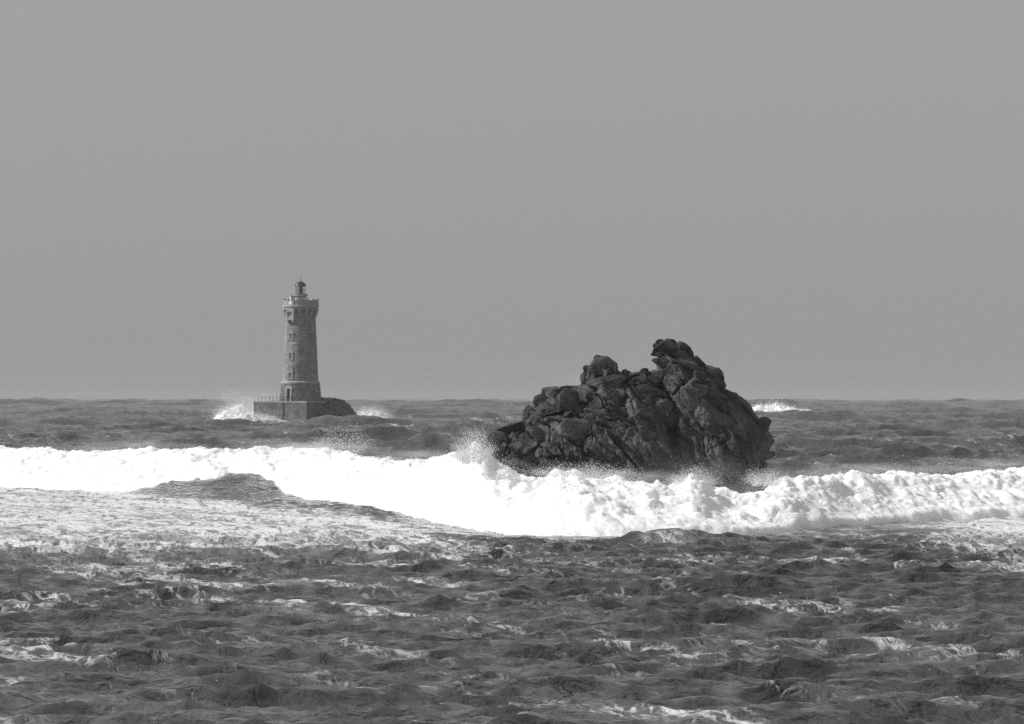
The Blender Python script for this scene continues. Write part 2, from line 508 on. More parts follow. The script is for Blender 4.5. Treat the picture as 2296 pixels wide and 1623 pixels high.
def foam_height(x, y):
    """Top of the broken foam lying on the breaker at x, y."""
    px = bearing(x, y); f, c = foot(px), crest(px)
    t = (y - f) / (c - f)
    sdx, sdy, base = sea_at(x, y)
    rdg = ridge(x, y)
    plume = np.clip(noise(px * 0.03, 4.4) + 0.5 * noise(px * 0.085, 8.1), 0, 1.2)
    full = ztop(px) - 0.45 - 0.30 * np.exp(-((px - 742) / 38) ** 2) + 0.45 * plume * sstep(0.6, 0.95, t)
    # foam covers the whole face except the clean face on the left
    pw = px + 14 * fbm(y * 0.06, x * 0.5, 2.0, 3)
    t0 = 0.05 * fbm(x * 0.5, y * 0.3, 8.8, 4) + (0.36 * np.clip((px - 130) / 140, 0, 1) ** 1.1 + 0.07 * fbm(px * 0.05, y * 0.05, 0.7, 3)) * (1 - sstep(268, 300, pw + 6 * fbm(x * 1.6, y * 0.15, 3.1, 3) + 55 * np.clip(t - 0.1, 0, 0.5))) * sstep(120, 160, px)
    cov = sstep(t0 - 0.02, t0 + 0.14 + 0.42 * (1 - sstep(262, 305, px)) * sstep(110, 160, px), t) * (1 - sstep(6, 20, y - c))
    want = full * sstep(-0.06, 0.95, t) ** 0.8
    thick = np.maximum(want - rdg, 0.12) + 0.08
    b1 = billow(x * 0.24, y * 0.12, 1.1, 3) - 0.55
    b2 = billow(x * 0.8 + 3, y * 0.42, 5.1, 3) - 0.5
    b3 = billow(x * 2.6, y * 1.0, 9.1, 2) - 0.5
    lump = 0.42 * b1 + 0.20 * b2 + 0.055 * b3
    lump = lump * (0.35 + 0.65 * sstep(0.0, 0.5, t))
    return base + np.maximum(thick + lump, 0.07) * cov - 0.35 * (1 - cov), cov, sdx, sdy

def build_sea():
    rows = [18, 30, 42, 52, 58, 63]
    y = 66.0
    while y < 14000:
        rows.append(y)
        if y < 178: y += 0.31
        elif y < 270: y += 0.6
        elif y < 330: y += 1.0
        else: y += 1.25 + 0.003 * (y - 330) + 1.2e-6 * (y - 330) ** 2
    rows = np.array(rows)
    inner = np.arange(-598, 599, 2.3)
    ext = 598 + np.cumsum(4 * 1.17 ** np.arange(48))
    ext = ext[ext < 9000]
    cols = np.concatenate([-ext[::-1], inner, ext]) / FPX
    A, Y = np.meshgrid(cols, rows)
    X = A * Y
    dx, dy, z = sea_at(X, Y)
    ny, nx = X.shape
    fo = foam_amount(X, Y, z)
    _, cov, _, _ = foam_height(X, Y)               # the water under the broken foam lies lower
    z = z - 0.45 * sstep(0.25, 0.9, cov)
    P = np.stack([X + dx, Y + dy, z], -1).reshape(-1, 3)
    i = np.arange(ny * nx).reshape(ny, nx)
    q = np.stack([i[:-1, :-1], i[:-1, 1:], i[1:, 1:], i[1:, :-1]], -1).reshape(-1, 4)
    me = np_mesh('sea', P, q)
    a = me.attributes.new('foam', 'FLOAT', 'POINT')
    a.data.foreach_set('value', np.clip(fo, 0, 1.2).astype(np.float32).ravel())
    print('sea quads', len(q), rows.shape, cols.shape)
    o = link('sea', me, M_SEA)
    tag(o, 'rough dark grey sea streaked with white foam', 'sea', 'structure')
build_sea()

# ------------------------------------------------------------------ breaking wave foam
RNG = np.random.default_rng(4)

def build_foam():
    pxs = np.concatenate([np.linspace(-420, -80, 90), np.arange(-78, 1102, 1.25), np.linspace(1104, 1500, 100)])
    ts = np.concatenate([np.linspace(-0.12, 1.15, 150), 1.15 + np.cumsum(np.linspace(0.012, 0.06, 38))])
    PX, Tt = np.meshgrid(pxs, ts)
    f, c = foot(PX), crest(PX)
    Y = f + (c - f) * Tt
    X = (PX - 512) / FPX * Y
    Z, cov, sdx, sdy = foam_height(X, Y)
    # push the lumps out towards the viewer and sideways so that they overhang
    gy = np.gradient(Z, axis=0) / np.maximum(np.gradient(Y, axis=0), 1e-3)
    wob = 0.2 * fbm(X * 1.3, Y * 0.35, 2.2, 2)
    Y2 = Y - np.clip(gy, -0.2, 1.0) * 0.18 * cov + wob * cov + sdy
    X2 = X + 0.10 * fbm(X * 1.5 + 9, Y * 0.35, 6.2, 2) * cov + sdx
    ny, nx = X.shape
    P = np.stack([X2, Y2, Z], -1).reshape(-1, 3)
    i = np.arange(ny * nx).reshape(ny, nx)
    q = np.stack([i[:-1, :-1], i[:-1, 1:], i[1:, 1:], i[1:, :-1]], -1).reshape(-1, 4)
    keep = cov.ravel()[q].max(1) > 0.01
    q = q[keep]
    used, inv = np.unique(q, return_inverse=True)
    me = np_mesh('breaking_wave', P[used], inv.reshape(-1, 4))
    o = link('breaking_wave', me, M_FOAM)
    tag(o, 'broad white breaking wave rolling in front of the dark rock', 'wave', 'stuff')
    print('foam quads', len(q))
build_foam()

TET = np.array([[0, 0, 1], [0.94, 0, -0.33], [-0.47, 0.82, -0.33], [-0.47, -0.82, -0.33]])
def droplets(name, P, r, label, cat='spray'):
    n = len(P)
    A = RNG.normal(size=(n, 3, 3))
    Q, _ = np.linalg.qr(A)
    st = np.ones((n, 1, 3)); st[:, 0, 2] = RNG.uniform(0.8, 2.2, n)
    V = np.einsum('nij,kj->nki', Q, TET) * r[:, None, None] + P[:, None, :]
    F = np.array([[0, 1, 2], [0, 2, 3], [0, 3, 1], [1, 3, 2]])
    T = (np.arange(n)[:, None, None] * 4 + F[None]).reshape(-1, 3)
    me = np_mesh(name, V.reshape(-1, 3), tris=T)
    o = link(name, me, M_DROP)
    tag(o, label, cat, 'stuff')
    return o

def radii(n, lo, hi, k=2.6):
    u = RNG.random(n)
    return lo * (1 - u * (1 - (lo / hi) ** k)) ** (-1 / k)

def crest_spray():
    """Fine drops thrown up all along the crest."""
    n = 65000
    px = RNG.uniform(-60, 1090, n)
    y = crest(px) + RNG.normal(0.0, 2.0, n)
    x = (px - 512) / FPX * y
    z0, _, sdx, sdy = foam_height(x, y)
    act = 0.35 + 0.9 * np.clip(fbm(px * 0.02, 0.3, 1.7, 4) + 0.25, 0, 1.2) + 0.5 * np.exp(-((px - 590) / 60) ** 2) + 0.4 * np.exp(-((px - 300) / 40) ** 2)
    z = z0 - 0.15 + RNG.exponential(0.13, n) * act * 1.3
    z += 0.25 * np.clip(noise(x * 1.8, 2.2), 0, 1)
    return np.stack([x, y, z], -1), radii(n, 0.006, 0.035)
P_, r_ = crest_spray()
droplets('crest_spray', P_, r_, 'fine white spray thrown up along the crest of the breaking wave')

def face_spray():
    """Drops and flecks over the broken face, thickest low on the front edge."""
    n = 60000
    px = RNG.uniform(-60, 1090, n)
    t = np.where(RNG.random(n) < 0.55, RNG.normal(0.04, 0.05, n), RNG.uniform(0.0, 1.05, n))
    f, c = foot(px), crest(px)
    y = f + (c - f) * t
    x = (px - 512) / FPX * y
    z0, cov, sdx, sdy = foam_height(x, y)
    k = (cov > 0.25)
    z = z0 + RNG.exponential(0.10, n)
    P = np.stack([x, y - 0.2, z], -1)[k]
    return P, radii(len(P), 0.008, 0.04)
P_, r_ = face_spray()
droplets('foam_spray', P_, r_, 'white flecks flying off the face of the breaking wave')

def splash(name, px, py_base, d, n, spread, hgt, lean, label, rmin=0.008, rmax=0.05, fan=1.0, strands=26):
    """A burst of drops along thrown arcs."""
    bx, by, bz = at(px, py_base, d)
    k = RNG.integers(0, strands, n)
    ang = RNG.uniform(-1, 1, strands)
    power = RNG.uniform(0.35, 1.0, strands)
    dep = RNG.normal(0, 0.6, strands)
    s = RNG.random(n) ** 0.75
    jit = 0.03 + 0.16 * s
    x = bx + ang[k] * spread * (0.45 + 0.75 * s * fan) + lean * s * hgt + RNG.normal(0, 1, n) * jit * 0.9
    y = by + dep[k] + RNG.normal(0, 0.5, n)
    up = power[k] * (1 - 0.55 * np.abs(ang[k]) ** 1.6)
    z = bz + hgt * up * (1.6 * s - 0.6 * s * s) + RNG.normal(0, 1, n) * jit * 0.6
    r = radii(n, rmin, rmax) * (1.1 - 0.5 * s)
    return droplets(name, np.stack([x, y, z], -1), r, label)

splash('splash', 472, 464, 190, 18000, 0.8, 1.8, 0.05, 'tall white splash against the left foot of the dark rock', strands=60)
splash('splash', 500, 478, 189, 2500, 0.9, 1.05, 0.25, 'scattered droplets bursting in front of the lower left corner of the rock', rmax=0.045, strands=40)
splash('splash', 343, 455, 252, 3000, 1.9, 2.1, 0.05, 'loose burst of droplets rising from the wave below the lighthouse islet', 0.014, 0.075, 0.8, strands=90)
splash('splash', 694, 488, 190, 15000, 0.9, 1.0, 0.0, 'rounded white splash breaking over the right half of the rock foot', strands=70)
splash('splash', 583, 478, 190, 12000, 2.2, 0.7, 0.0, 'low fringe of spray along the middle of the rock foot', strands=120)
splash('splash', 764, 486, 195, 8000, 1.0, 0.9, 0.1, 'spray rising beside the right end of the rock', strands=60)

# ------------------------------------------------------------------ the big rock
def polydist(U, V, poly):
    """Inside mask and distance to the outline, in the outline's units."""
    P = np.asarray(poly, float); Q = np.roll(P, -1, 0)
    ins = np.zeros(U.shape, bool); dist = np.full(U.shape, 1e18)
    for (x1, y1), (x2, y2) in zip(P, Q):
        c = ((y1 > V) != (y2 > V))
        with np.errstate(divide='ignore', invalid='ignore'):
            xi = (x2 - x1) * (V - y1) / (y2 - y1) + x1
        ins ^= c & (U < xi)
        ex, ey = x2 - x1, y2 - y1
        t = np.clip(((U - x1) * ex + (V - y1) * ey) / (ex * ex + ey * ey + 1e-9), 0, 1)
        dist = np.minimum(dist, (U - x1 - t * ex) ** 2 + (V - y1 - t * ey) ** 2)
    return ins, np.sqrt(dist)

def cells(x, y, seed, jit=0.9):
    """Voronoi: nearest cell's random vector, F1 and F2, and offset from its centre."""
    xi, yi = np.floor(x).astype(np.int64), np.floor(y).astype(np.int64)
    f1 = np.full(x.shape, 9.0); f2 = np.full(x.shape, 9.0)
    cid = np.zeros(x.shape, np.int64); ox = np.zeros(x.shape); oy = np.zeros(x.shape)
    for a in (-1, 0, 1):
        for b in (-1, 0, 1):
            h = _perm[_perm[(xi + a + seed) & 255] + ((yi + b) & 255)]
            cx = xi + a + 0.5 + jit * (h / 255.0 - 0.5)
            cy = yi + b + 0.5 + jit * (_perm[h + 7] / 255.0 - 0.5)
            d = np.hypot(x - cx, y - cy)
            m = d < f1
            f2 = np.where(m, f1, np.minimum(f2, d))
            cid = np.where(m, h, cid); ox = np.where(m, x - cx, ox); oy = np.where(m, y - cy, oy)
            f1 = np.where(m, d, f1)
    return cid, f1, f2, ox, oy

# outline in a local sheet: u to the right, v down, read off the photograph (1900 + u / 1.8975 in its own pixels)
ROCK = [(105, 880), (110, 860), (150, 845), (190, 808), (240, 750), (290, 738), (330, 728), (355, 740), (360, 690), (385, 630), (400, 614), (438, 612), (445, 580), (458, 557), (500, 540), (515, 525),
        (512, 508), (540, 480), (575, 468), (610, 470), (640, 488), (660, 472), (720, 466), (770, 460), (800, 448), (800, 420), (797, 380), (815, 365), (820, 325), (842, 307), (870, 302), (882, 282),
        (925, 276), (1020, 268), (1060, 290), (1075, 320), (1092, 350), (1110, 352), (1140, 342), (1165, 347), (1180, 358), (1250, 346), (1272, 334), (1300, 337), (1312, 346), (1345, 340), (1382, 338),
        (1375, 305), (1347, 272), (1357, 256), (1385, 245), (1365, 220), (1350, 180), (1354, 142), (1382, 120), (1440, 110), (1510, 114), (1525, 130), (1550, 145), (1590, 160), (1625, 185), (1650, 215),
        (1700, 265), (1760, 310), (1810, 345), (1850, 380), (1862, 410), (1880, 470), (1930, 495), (1990, 517), (2000, 530), (2040, 555), (2080, 590), (2110, 640), (2150, 700), (2190, 760), (2225, 800),
        (2250, 840), (2275, 880), (2255, 910), (2235, 945), (2215, 985), (2202, 1030), (2192, 1063), (2160, 1070), (2152, 1085), (2165, 1125), (2176, 1170), (2168, 1250), (2168, 1520), (280, 1520),
        (280, 1200), (240, 1112), (180, 1040), (122, 940)]
RD = 206.0                                     # distance of the rock's middle plane

def relief_mesh(name, poly, step, unit, to_world, yc, R0, lean, relief, back=0.8, jag=6.0):
    P = np.asarray(poly, float)
    us = np.arange(P[:, 0].min() - 3 * step, P[:, 0].max() + 3 * step, step)
    vs = np.arange(P[:, 1].min() - 3 * step, P[:, 1].max() + 3 * step, step)
    U, V = np.meshgrid(us, vs)
    wu = U + jag * fbm(U * 0.03, V * 0.03, 2.0, 4); wv = V + jag * fbm(U * 0.03 + 40, V * 0.03, 8.0, 4)
    ins, dist = polydist(wu, wv, poly)
    dm = dist * unit
    T = np.where(dm < R0, np.sqrt(np.maximum(2 * R0 * dm - dm * dm, 0)), R0)
    edge = T / R0
    ln = (V - P[:, 1].min()) * unit * lean
    F = T + ln * edge + relief(U * unit, V * unit, edge) * sstep(0.0, 0.35, edge)
    F = np.maximum(F, 0.02)
    B = back * (T + 0.6 * ln * edge) + 0.25 * fbm(U * unit, V * unit, 5.5, 4) * edge
    ok = ins
    cell = ok[:-1, :-1] & ok[:-1, 1:] & ok[1:, :-1] & ok[1:, 1:]
    idx = np.arange(U.size).reshape(U.shape)
    q = np.stack([idx[:-1, :-1], idx[1:, :-1], idx[1:, 1:], idx[:-1, 1:]], -1)[cell]
    X, Z = to_world(U, V)
    VF = np.stack([X, yc - F, Z], -1).reshape(-1, 3); VB = np.stack([X, yc + np.maximum(B, 0.02), Z], -1).reshape(-1, 3)
    n = U.size
    # rim
    e = {}
    cy, cx = np.nonzero(cell)
    pad = np.pad(cell, 1)
    rim = []
    for (dy, dx, a, b) in ((-1, 0, 3, 0), (1, 0, 1, 2), (0, -1, 0, 1), (0, 1, 2, 3)):
        m = ~pad[cy + 1 + dy, cx + 1 + dx]
        ea, eb = q[m][:, a], q[m][:, b]
        rim.append(np.stack([ea, ea + n, eb + n, eb], -1))
    allq = np.concatenate([q, q[:, ::-1] + n] + rim)
    used, inv = np.unique(allq, return_inverse=True)
    me = np_mesh(name, np.concatenate([VF, VB])[used], inv.reshape(-1, 4))
    def front(u, v):
        a = int(np.clip(round((u - us[0]) / step), 0, len(us) - 1)); b = int(np.clip(round((v - vs[0]) / step), 0, len(vs) - 1))
        return yc - F[b, a] if ins[b, a] else yc
    return me, front

UNIT = RD / FPX / (4 * 1.8975)
def rock_world(u, v):
    px, py = (1900 + u / 1.8975) / 4, (1300 + v / 1.8975) / 4
    return (px - 512) / FPX * RD, CAM_H + (HOR - py) / FPX * RD

def rock_relief(x, y, edge):
    # x to the right, y down, metres; blocky upper left, long slanting grooves lower right
    wx = x + 0.22 * fbm(x * 0.9, y * 0.9, 1.0, 3); wy = y + 0.22 * fbm(x * 0.9 + 9, y * 0.9, 4.0, 3)
    c, s = math.cos(R(40)), math.sin(R(40))
    rx, ry = c * wx + s * wy, -s * wx + c * wy
    def blocks(sx, sy, seed, amp, tilt):
        cid, f1, f2, ox, oy = cells(rx * sx, ry * sy, seed)
        r1 = _perm[cid + 11] / 255.0 - 0.5; r2 = _perm[cid + 23] / 255.0 - 0.5; r3 = _perm[cid + 37] / 255.0 - 0.5
        gap = sstep(0.0, 0.09, f2 - f1)
        dome = 1 - 0.7 * f1 * f1
        return amp * (r1 * 1.3 + tilt * (r2 * ox + r3 * oy) + 0.2 * dome) * (0.4 + 0.6 * gap) - amp * 0.55 * (1 - gap)
    blk = blocks(0.42, 0.85, 3, 0.75, 1.9) + blocks(1.0, 1.9, 19, 0.26, 2.4) + blocks(4.2, 5.0, 31, 0.06, 1.6)
    # slanting grooves running down to the right
    c2, s2 = math.cos(R(52)), math.sin(R(52))
    gx, gy = c2 * wx + s2 * wy, -s2 * wx + c2 * wy
    gro = 0.62 * fbm(gx * 0.16, gy * 0.75, 12.0, 3) + 0.30 * billow(gx * 0.35, gy * 1.6, 3.0, 4)
    smooth_ = sstep(6.6, 9.6, x + 0.35 * y) * sstep(2.0, 4.2, y)
    wave_cut = sstep(5.2, 6.6, y) * 0.7
    k = np.maximum(smooth_, wave_cut)
    fine = 0.035 * fbm(x * 6, y * 6, 2.0, 4) + 0.10 * fbm(x * 1.8, y * 1.8, 6.0, 3)
    # deep dark gully running down from the saddle between the two summits
    gl = np.exp(-((x - (8.55 + 0.28 * (y - 2.5) + 0.25 * np.sin(y * 2.0))) / 0.22) ** 2) * sstep(1.9, 2.6, y) * (1 - sstep(5.2, 6.6, y))
    gl2 = np.exp(-((x - (6.75 + 0.22 * (y - 2.5) + 0.2 * np.sin(y * 2.6 + 1))) / 0.16) ** 2) * sstep(2.0, 2.6, y) * (1 - sstep(4.2, 5.2, y))
    return blk * (1 - 0.92 * k) + gro * (0.35 + 0.9 * k) + fine - 0.6 * gl - 0.4 * gl2

rx0, rz0 = rock_world(1190, 1462)
rock = empty('sea_rock', (rx0, RD, 0.0))
tag(rock, 'large dark craggy granite rock with two summits rising from the surf', 'rock')
me, rock_front = relief_mesh('rock_mass', ROCK, 5.0, UNIT, rock_world, RD, 2.2, 0.42, rock_relief)
body = link('rock_mass', me, M_ROCK, rock)
body.matrix_parent_inverse = Matrix.Translation(rock.location).inverted()

def boulder_mesh(name, seed, sub, flat=9):
    rng = np.random.default_rng(seed)
    bm = bmesh.new(); bmesh.ops.create_icosphere(bm, subdivisions=sub, radius=1.0)
    V = np.array([v.co[:] for v in bm.verts])
    D = V / np.linalg.norm(V, axis=1)[:, None]
    nrm = rng.normal(size=(flat, 3)); nrm /= np.linalg.norm(nrm, axis=1)[:, None]
    off = rng.uniform(0.58, 0.92, flat)
    nrm[0] = (rng.uniform(-.5, .5), -1, rng.uniform(-.4, .5)); nrm[0] /= np.linalg.norm(nrm[0]); off[0] = 0.6
    nrm[1] = (rng.uniform(-1, 1), -1, rng.uniform(-1, 1)); nrm[1] /= np.linalg.norm(nrm[1]); off[1] = 0.7
    dots = D @ nrm.T
    r = np.where(dots > 0.05, off / np.maximum(dots, 0.05), 9.0)
    k = 60.0
    r = -np.log(np.exp(-k * r).sum(1) + math.exp(-k * 1.08)) / k
    p = D * r[:, None]
    o = rng.uniform(0, 50, 3)
    r = r + 0.05 * fbm(p[:, 0] * 1.6 + o[0], p[:, 1] * 1.6 + o[1], p[:, 2] * 1.6 + o[2], 4) + 0.03 * fbm(p[:, 0] * 6, p[:, 1] * 6 + o[0], p[:, 2] * 6, 3)
    # one or two cracks cut across it
    for _ in range(2):
        n = rng.normal(size=3); n /= np.linalg.norm(n); d0 = rng.uniform(-0.35, 0.35)
        dd = D @ n - d0 + 0.10 * noise(D[:, 0] * 2.5 + o[0], D[:, 1] * 2.5, D[:, 2] * 2.5)
        r = r - 0.075 * np.exp(-(dd / 0.035) ** 2)
    for v, q in zip(bm.verts, D * r[:, None]): v.co = q
    me = bpy.data.meshes.new(name); bm.to_mesh(me); bm.free()
    for q in me.polygons: q.use_smooth = True
    me.materials.append(M_ROCK)
    return me

BIG = [boulder_mesh('boulder', 100 + i, 5, 15 + i % 4) for i in range(6)]
SMALL = [boulder_mesh('boulder', 200 + i, 4, 14 + i % 4) for i in range(6)]
# (u, v, half width, half height, tilt in degrees, how far it stands proud 0..1)
BOULDERS = [(966, 262, 52, 36, 4, .5), (950, 285, 60, 36, 0, .4), (990, 345, 112, 84, 12, .5), (846, 336, 33, 38, 60, .5), (836, 402, 42, 42, 20, .5), (1000, 440, 130, 55, -12, .5), (930, 448, 50, 42, 30, .4),
            (586, 502, 78, 36, 4, .6), (695, 600, 95, 92, 40, .55), (522, 662, 40, 44, 30, .45), (492, 726, 66, 56, 20, .5), (490, 838, 96, 60, 14, .45), (745, 800, 100, 92, -30, .45),
            (404, 690, 46, 80, 8, .5), (505, 588, 62, 52, 0, .3), (262, 820, 150, 84, -22, .5), (205, 900, 100, 70, 20, .4), (400, 1010, 95, 120, 80, .4), (320, 1030, 45, 90, 85, .4), (960, 668, 145, 36, 8, .6),
            (862, 728, 58, 66, 40, .5), (1035, 770, 140, 46, 4, .45), (1060, 862, 140, 66, -6, .4), (1290, 440, 100, 56, 6, .5), (1300, 524, 112, 60, 0, .4), (930, 532, 46, 40, 20, .45), (1064, 536, 66, 40, -8, .45),
            (1436, 182, 92, 76, -30, .5), (1545, 242, 66, 40, 20, .5), (1448, 292, 78, 44, 12, .45), (1592, 330, 70, 66, 60, .4), (1490, 382, 88, 44, 10, .45), (1600, 186, 74, 32, 38, .4), (1700, 292, 86, 40, 40, .45),
            (1800, 372, 76, 48, 38, .45), (1835, 448, 56, 50, 30, .4), (1648, 498, 78, 52, -12, .5), (1576, 552, 40, 66, -15, .45), (1640, 618, 60, 36, -20, .45), (1905, 520, 74, 32, 16, .4), (1780, 596, 100, 44, -14, .4),
            (660, 1006, 62, 48, -30, .35), (1152, 836, 46, 70, 50, .35), (1140, 352, 36, 16, 6, .5), (1276, 344, 30, 16, 0, .5), (1250, 372, 80, 24, -8, .4), (720, 484, 88, 24, 0, .5), (880, 568, 60, 44, 30, .35),
            (1400, 640, 66, 70, 20, .35), (1440, 700, 90, 60, 20, .3), (1240, 700, 60, 90, 80, .3), (1110, 660, 70, 50, 10, .35), (640, 840, 46, 60, 50, .35), (930, 940, 90, 50, 0, .25), (1010, 940, 60, 34, 10, .3),
            (1400, 130, 40, 22, 0, .45), (1494, 124, 36, 18, 8, .45), (1366, 272, 30, 22, 20, .4), (2172, 1060, 32, 28, 20, .3), (2195, 985, 34, 54, 70, .25), (2150, 780, 60, 80, 60, .25),
            (1290, 500, 60, 30, 0, .5), (1230, 470, 44, 40, 20, .45), (1350, 450, 44, 50, 60, .45), (780, 660, 40, 60, 60, .4), (620, 560, 50, 30, 50, .4), (560, 760, 60, 50, 40, .4), (900, 360, 50, 40, 50, .45),
            (1030, 330, 44, 50, 40, .4), (1420, 230, 44, 30, 30, .4), (1520, 300, 40, 30, 20, .4), (1560, 420, 60, 40, 30, .35), (1690, 420, 70, 44, 40, .35), (1740, 500, 60, 36, 20, .35)]
brng = np.random.default_rng(77)
for i, (u, v, a, b, ang, pr) in enumerate(BOULDERS):
    me = (BIG if a * b > 2600 else SMALL)[i % 6]
    o = link('boulder', me, None, rock)
    x, z = rock_world(u, v)
    am, bm_ = a * UNIT, b * UNIT
    cm = 0.9 * math.sqrt(am * bm_)
    y = rock_front(u, v) + cm * (0.92 - 0.75 * pr)
    # x-z plane ellipse tilted about the line of depth; random spin of the shape about its own axis by mirror
    o.location = (x - rx0, y - RD, z)
    o.rotation_euler = (brng.uniform(-0.15, 0.15), R(ang), brng.uniform(-0.25, 0.25))
    sx = -1 if brng.random() < 0.5 else 1
    o.scale = (am * 1.22 * sx, cm * 1.1, bm_ * 1.2)

# ------------------------------------------------------------------ whitewater further out
def surge(name, px0, px1, d0, d1, hgt, label, n=120, m=30, seed=1.0, lean=0.0):
    """A low bank of broken white water lying on the sea."""
    a, t = np.meshgrid(np.linspace(0, 1, n), np.linspace(0, 1, m))
    Y = d0 + (d1 - d0) * t
    X = (px0 + (px1 - px0) * a - 512) / FPX * (d0 + d1) / 2
    sdx, sdy, z = sea_at(X, Y)
    env = np.sin(PI * np.clip(a + 0.06 * noise(t * 3, seed), 0, 1)) ** 0.7 * np.sin(PI * t ** 0.8) ** 0.7
    wid = (px1 - px0) / FPX * d0
    k = 9.0 / wid
    h = hgt * env * (0.55 + 0.75 * np.clip(fbm(a * wid * k * 0.35, t * 3 + seed, 3.3, 4) + 0.35, 0, 1.4)) + hgt * 0.25 * (billow(a * wid * k * 0.7, t * 6, seed, 4) - 0.5) * env
    Z = z + h - 0.25 * (1 - sstep(0.0, 0.25, env))
    i = np.arange(n * m).reshape(m, n)
    q = np.stack([i[:-1, :-1], i[:-1, 1:], i[1:, 1:], i[1:, :-1]], -1).reshape(-1, 4)
    me = np_mesh(name, np.stack([X + sdx, Y + sdy, Z], -1).reshape(-1, 3), q)
    tag(link(name, me, M_FOAM), label, 'foam', 'stuff')
    sel = RNG.integers(0, n * m, 9000)
    P = np.stack([X.ravel()[sel], Y.ravel()[sel], Z.ravel()[sel] + RNG.exponential(hgt * 0.22, 9000) * env.ravel()[sel]], -1)
    P += RNG.normal(0, 0.4, P.shape) * [1, 1, 0.2]
    droplets('surge_spray', P, radii(9000, d0 * 5e-5, d0 * 2.0e-4), 'spray over the ' + label)
surge('surge_foam', 214, 280, 1006, 1050, 3.4, 'white surge bursting behind the left end of the lighthouse platform', seed=2.0)
surge('surge_foam', 222, 288, 972, 986, 2.2, 'white water breaking against the foot of the platform wall', seed=5.0)
surge('surge_foam', 746, 806, 1430, 1510, 2.6, 'distant white breaker right of the dark rock', seed=7.0)
surge('surge_foam', 350, 392, 1040, 1070, 1.3, 'pale spray bank right of the islet rock', seed=9.0)

# ------------------------------------------------------------------ lighthouse islet
LD = 1000.0
MPP = LD / FPX
ZU = MPP / (4 * 2.576)                          # metres per unit of the enlarged view the lighthouse was measured in
def lh_world(u, v):
    px, py = (990 + u / 2.576) / 4, (1080 + v / 2.576) / 4
    return (px - 512) * MPP, CAM_H + (HOR - py) * MPP

LX, LZ = lh_world(546, 1352)
ISLET = [(640, 1380), (700, 1330), (760, 1306), (800, 1312), (850, 1309), (900, 1320), (960, 1328), (1000, 1345), (1020, 1364), (1048, 1388), (1065, 1404), (1088, 1440), (1110, 1462), (1132, 1482), (1160, 1515), (1190, 1560), (1200, 1640), (600, 1640)]
def islet_relief(x, y, e):
    cid, f1, f2, ox, oy = cells(x * 0.45 + 0.3 * noise(x, y, 1), y * 0.6 + 0.3 * noise(x, y, 5), 5)
    r1 = _perm[cid + 11] / 255.0 - 0.5
    return 1.5 * fbm(x * 0.16 + y * 0.1, y * 0.2, 2.0, 5, 0.45) + 0.35 * r1 + 0.2 * sstep(0, 0.2, f2 - f1)
me, _f = relief_mesh('islet_rock', ISLET, 4.0, ZU, lh_world, LD + 1.5, 4.5, 0.35, islet_relief, 0.9, 8.0)
isl = link('islet_rock', me, M_ISLET)
tag(isl, 'low dark rounded islet rock sloping down right of the lighthouse platform', 'rock')

# platform: two faces meeting at a corner turned towards the viewer
ROT = R(-33)
lt = lambda x, y: (Matrix.Rotation(ROT, 4, 'Z') @ Vector((x, y, 0)))
plat = empty('masonry_platform', (LX, LD, 0.0), ROT)
tag(plat, 'weathered concrete platform wall that carries the lighthouse', 'platform')
H = LZ
def world_to_loc(u, depth):
    X, _ = lh_world(u, 1400)
    v = Matrix.Rotation(-ROT, 4, 'Z') @ Vector((X - LX, depth, 0))
    return v
# near corner D at u = 625; local x runs along the lit faces, local y away from the viewer along the shaded face
def build_platform():
    XD = lh_world(625, 1400)[0] - LX
    XC = lh_world(388, 1400)[0] - LX
    XB = lh_world(362, 1400)[0] - LX
    XA = lh_world(50, 1400)[0] - LX
    c, s = math.cos(-ROT), math.sin(-ROT)
    D = Vector((XD, -7.6)); tl = Vector((-c, s))          # along the lit face to the left and away
    lenCD = (XD - XC) / c
    lenAB = (XB - XA) / c
    loc = lambda p: (Matrix.Rotation(-ROT, 2) @ p)
    d = loc(D)                                            # local coordinates
    def blk(name, x0, x1, y0, y1, z0, z1, mat, bev=0.06):
        bm = bmesh.new(); add_box(bm, ((x0 + x1) / 2, (y0 + y1) / 2, (z0 + z1) / 2), (x1 - x0, y1 - y0, z1 - z0))
        bmesh.ops.subdivide_edges(bm, edges=bm.edges[:], cuts=7, use_grid_fill=True)
        for v in bm.verts:
            n = float(fbm(v.co.x * 0.8, v.co.y * 0.8, v.co.z * 0.8, 3))
            v.co += Vector((n, n, 0.35 * n)) * 0.07
        return from_bm(name, bm, mat, plat, False)
    xD = d.x; yF = d.y
    xC = xD - lenCD
    xB = xC - (XC - XB) / c - 0.0
    xA = xB - lenAB
    blk('quay_block', xC, xD, yF, yF + 15.0, -2.0, H - 0.32, M_CONC)
    blk('coping', xC - 0.08, xD + 0.08, yF - 0.08, yF + 15.1, H - 0.318, H, M_DRESS)
    blk('quay_wall', xA, xB, yF + 0.5, yF + 14.0, -2.0, H - 0.30, M_CONC)
    blk('coping', xA - 0.05, xB + 0.05, yF + 0.42, yF + 14.1, H - 0.298, H - 0.003, M_DRESS)
    blk('recess_wall', xB + 0.003, xC - 0.003, yF + 1.6, yF + 13.5, -2.0, H - 0.02, M_ISLET)
    blk('footing', xA + 1.0, xC - 0.3, yF - 0.4, yF + 0.45, -2.0, 1.35, M_ISLET)
    blk('footing', xC + 0.4, xD + 0.3, yF - 0.5, yF - 0.05, -2.0, 0.75, M_CONC)
    return xA, xB, xC, xD, yF
xA, xB, xC, xD, yF = build_platform()

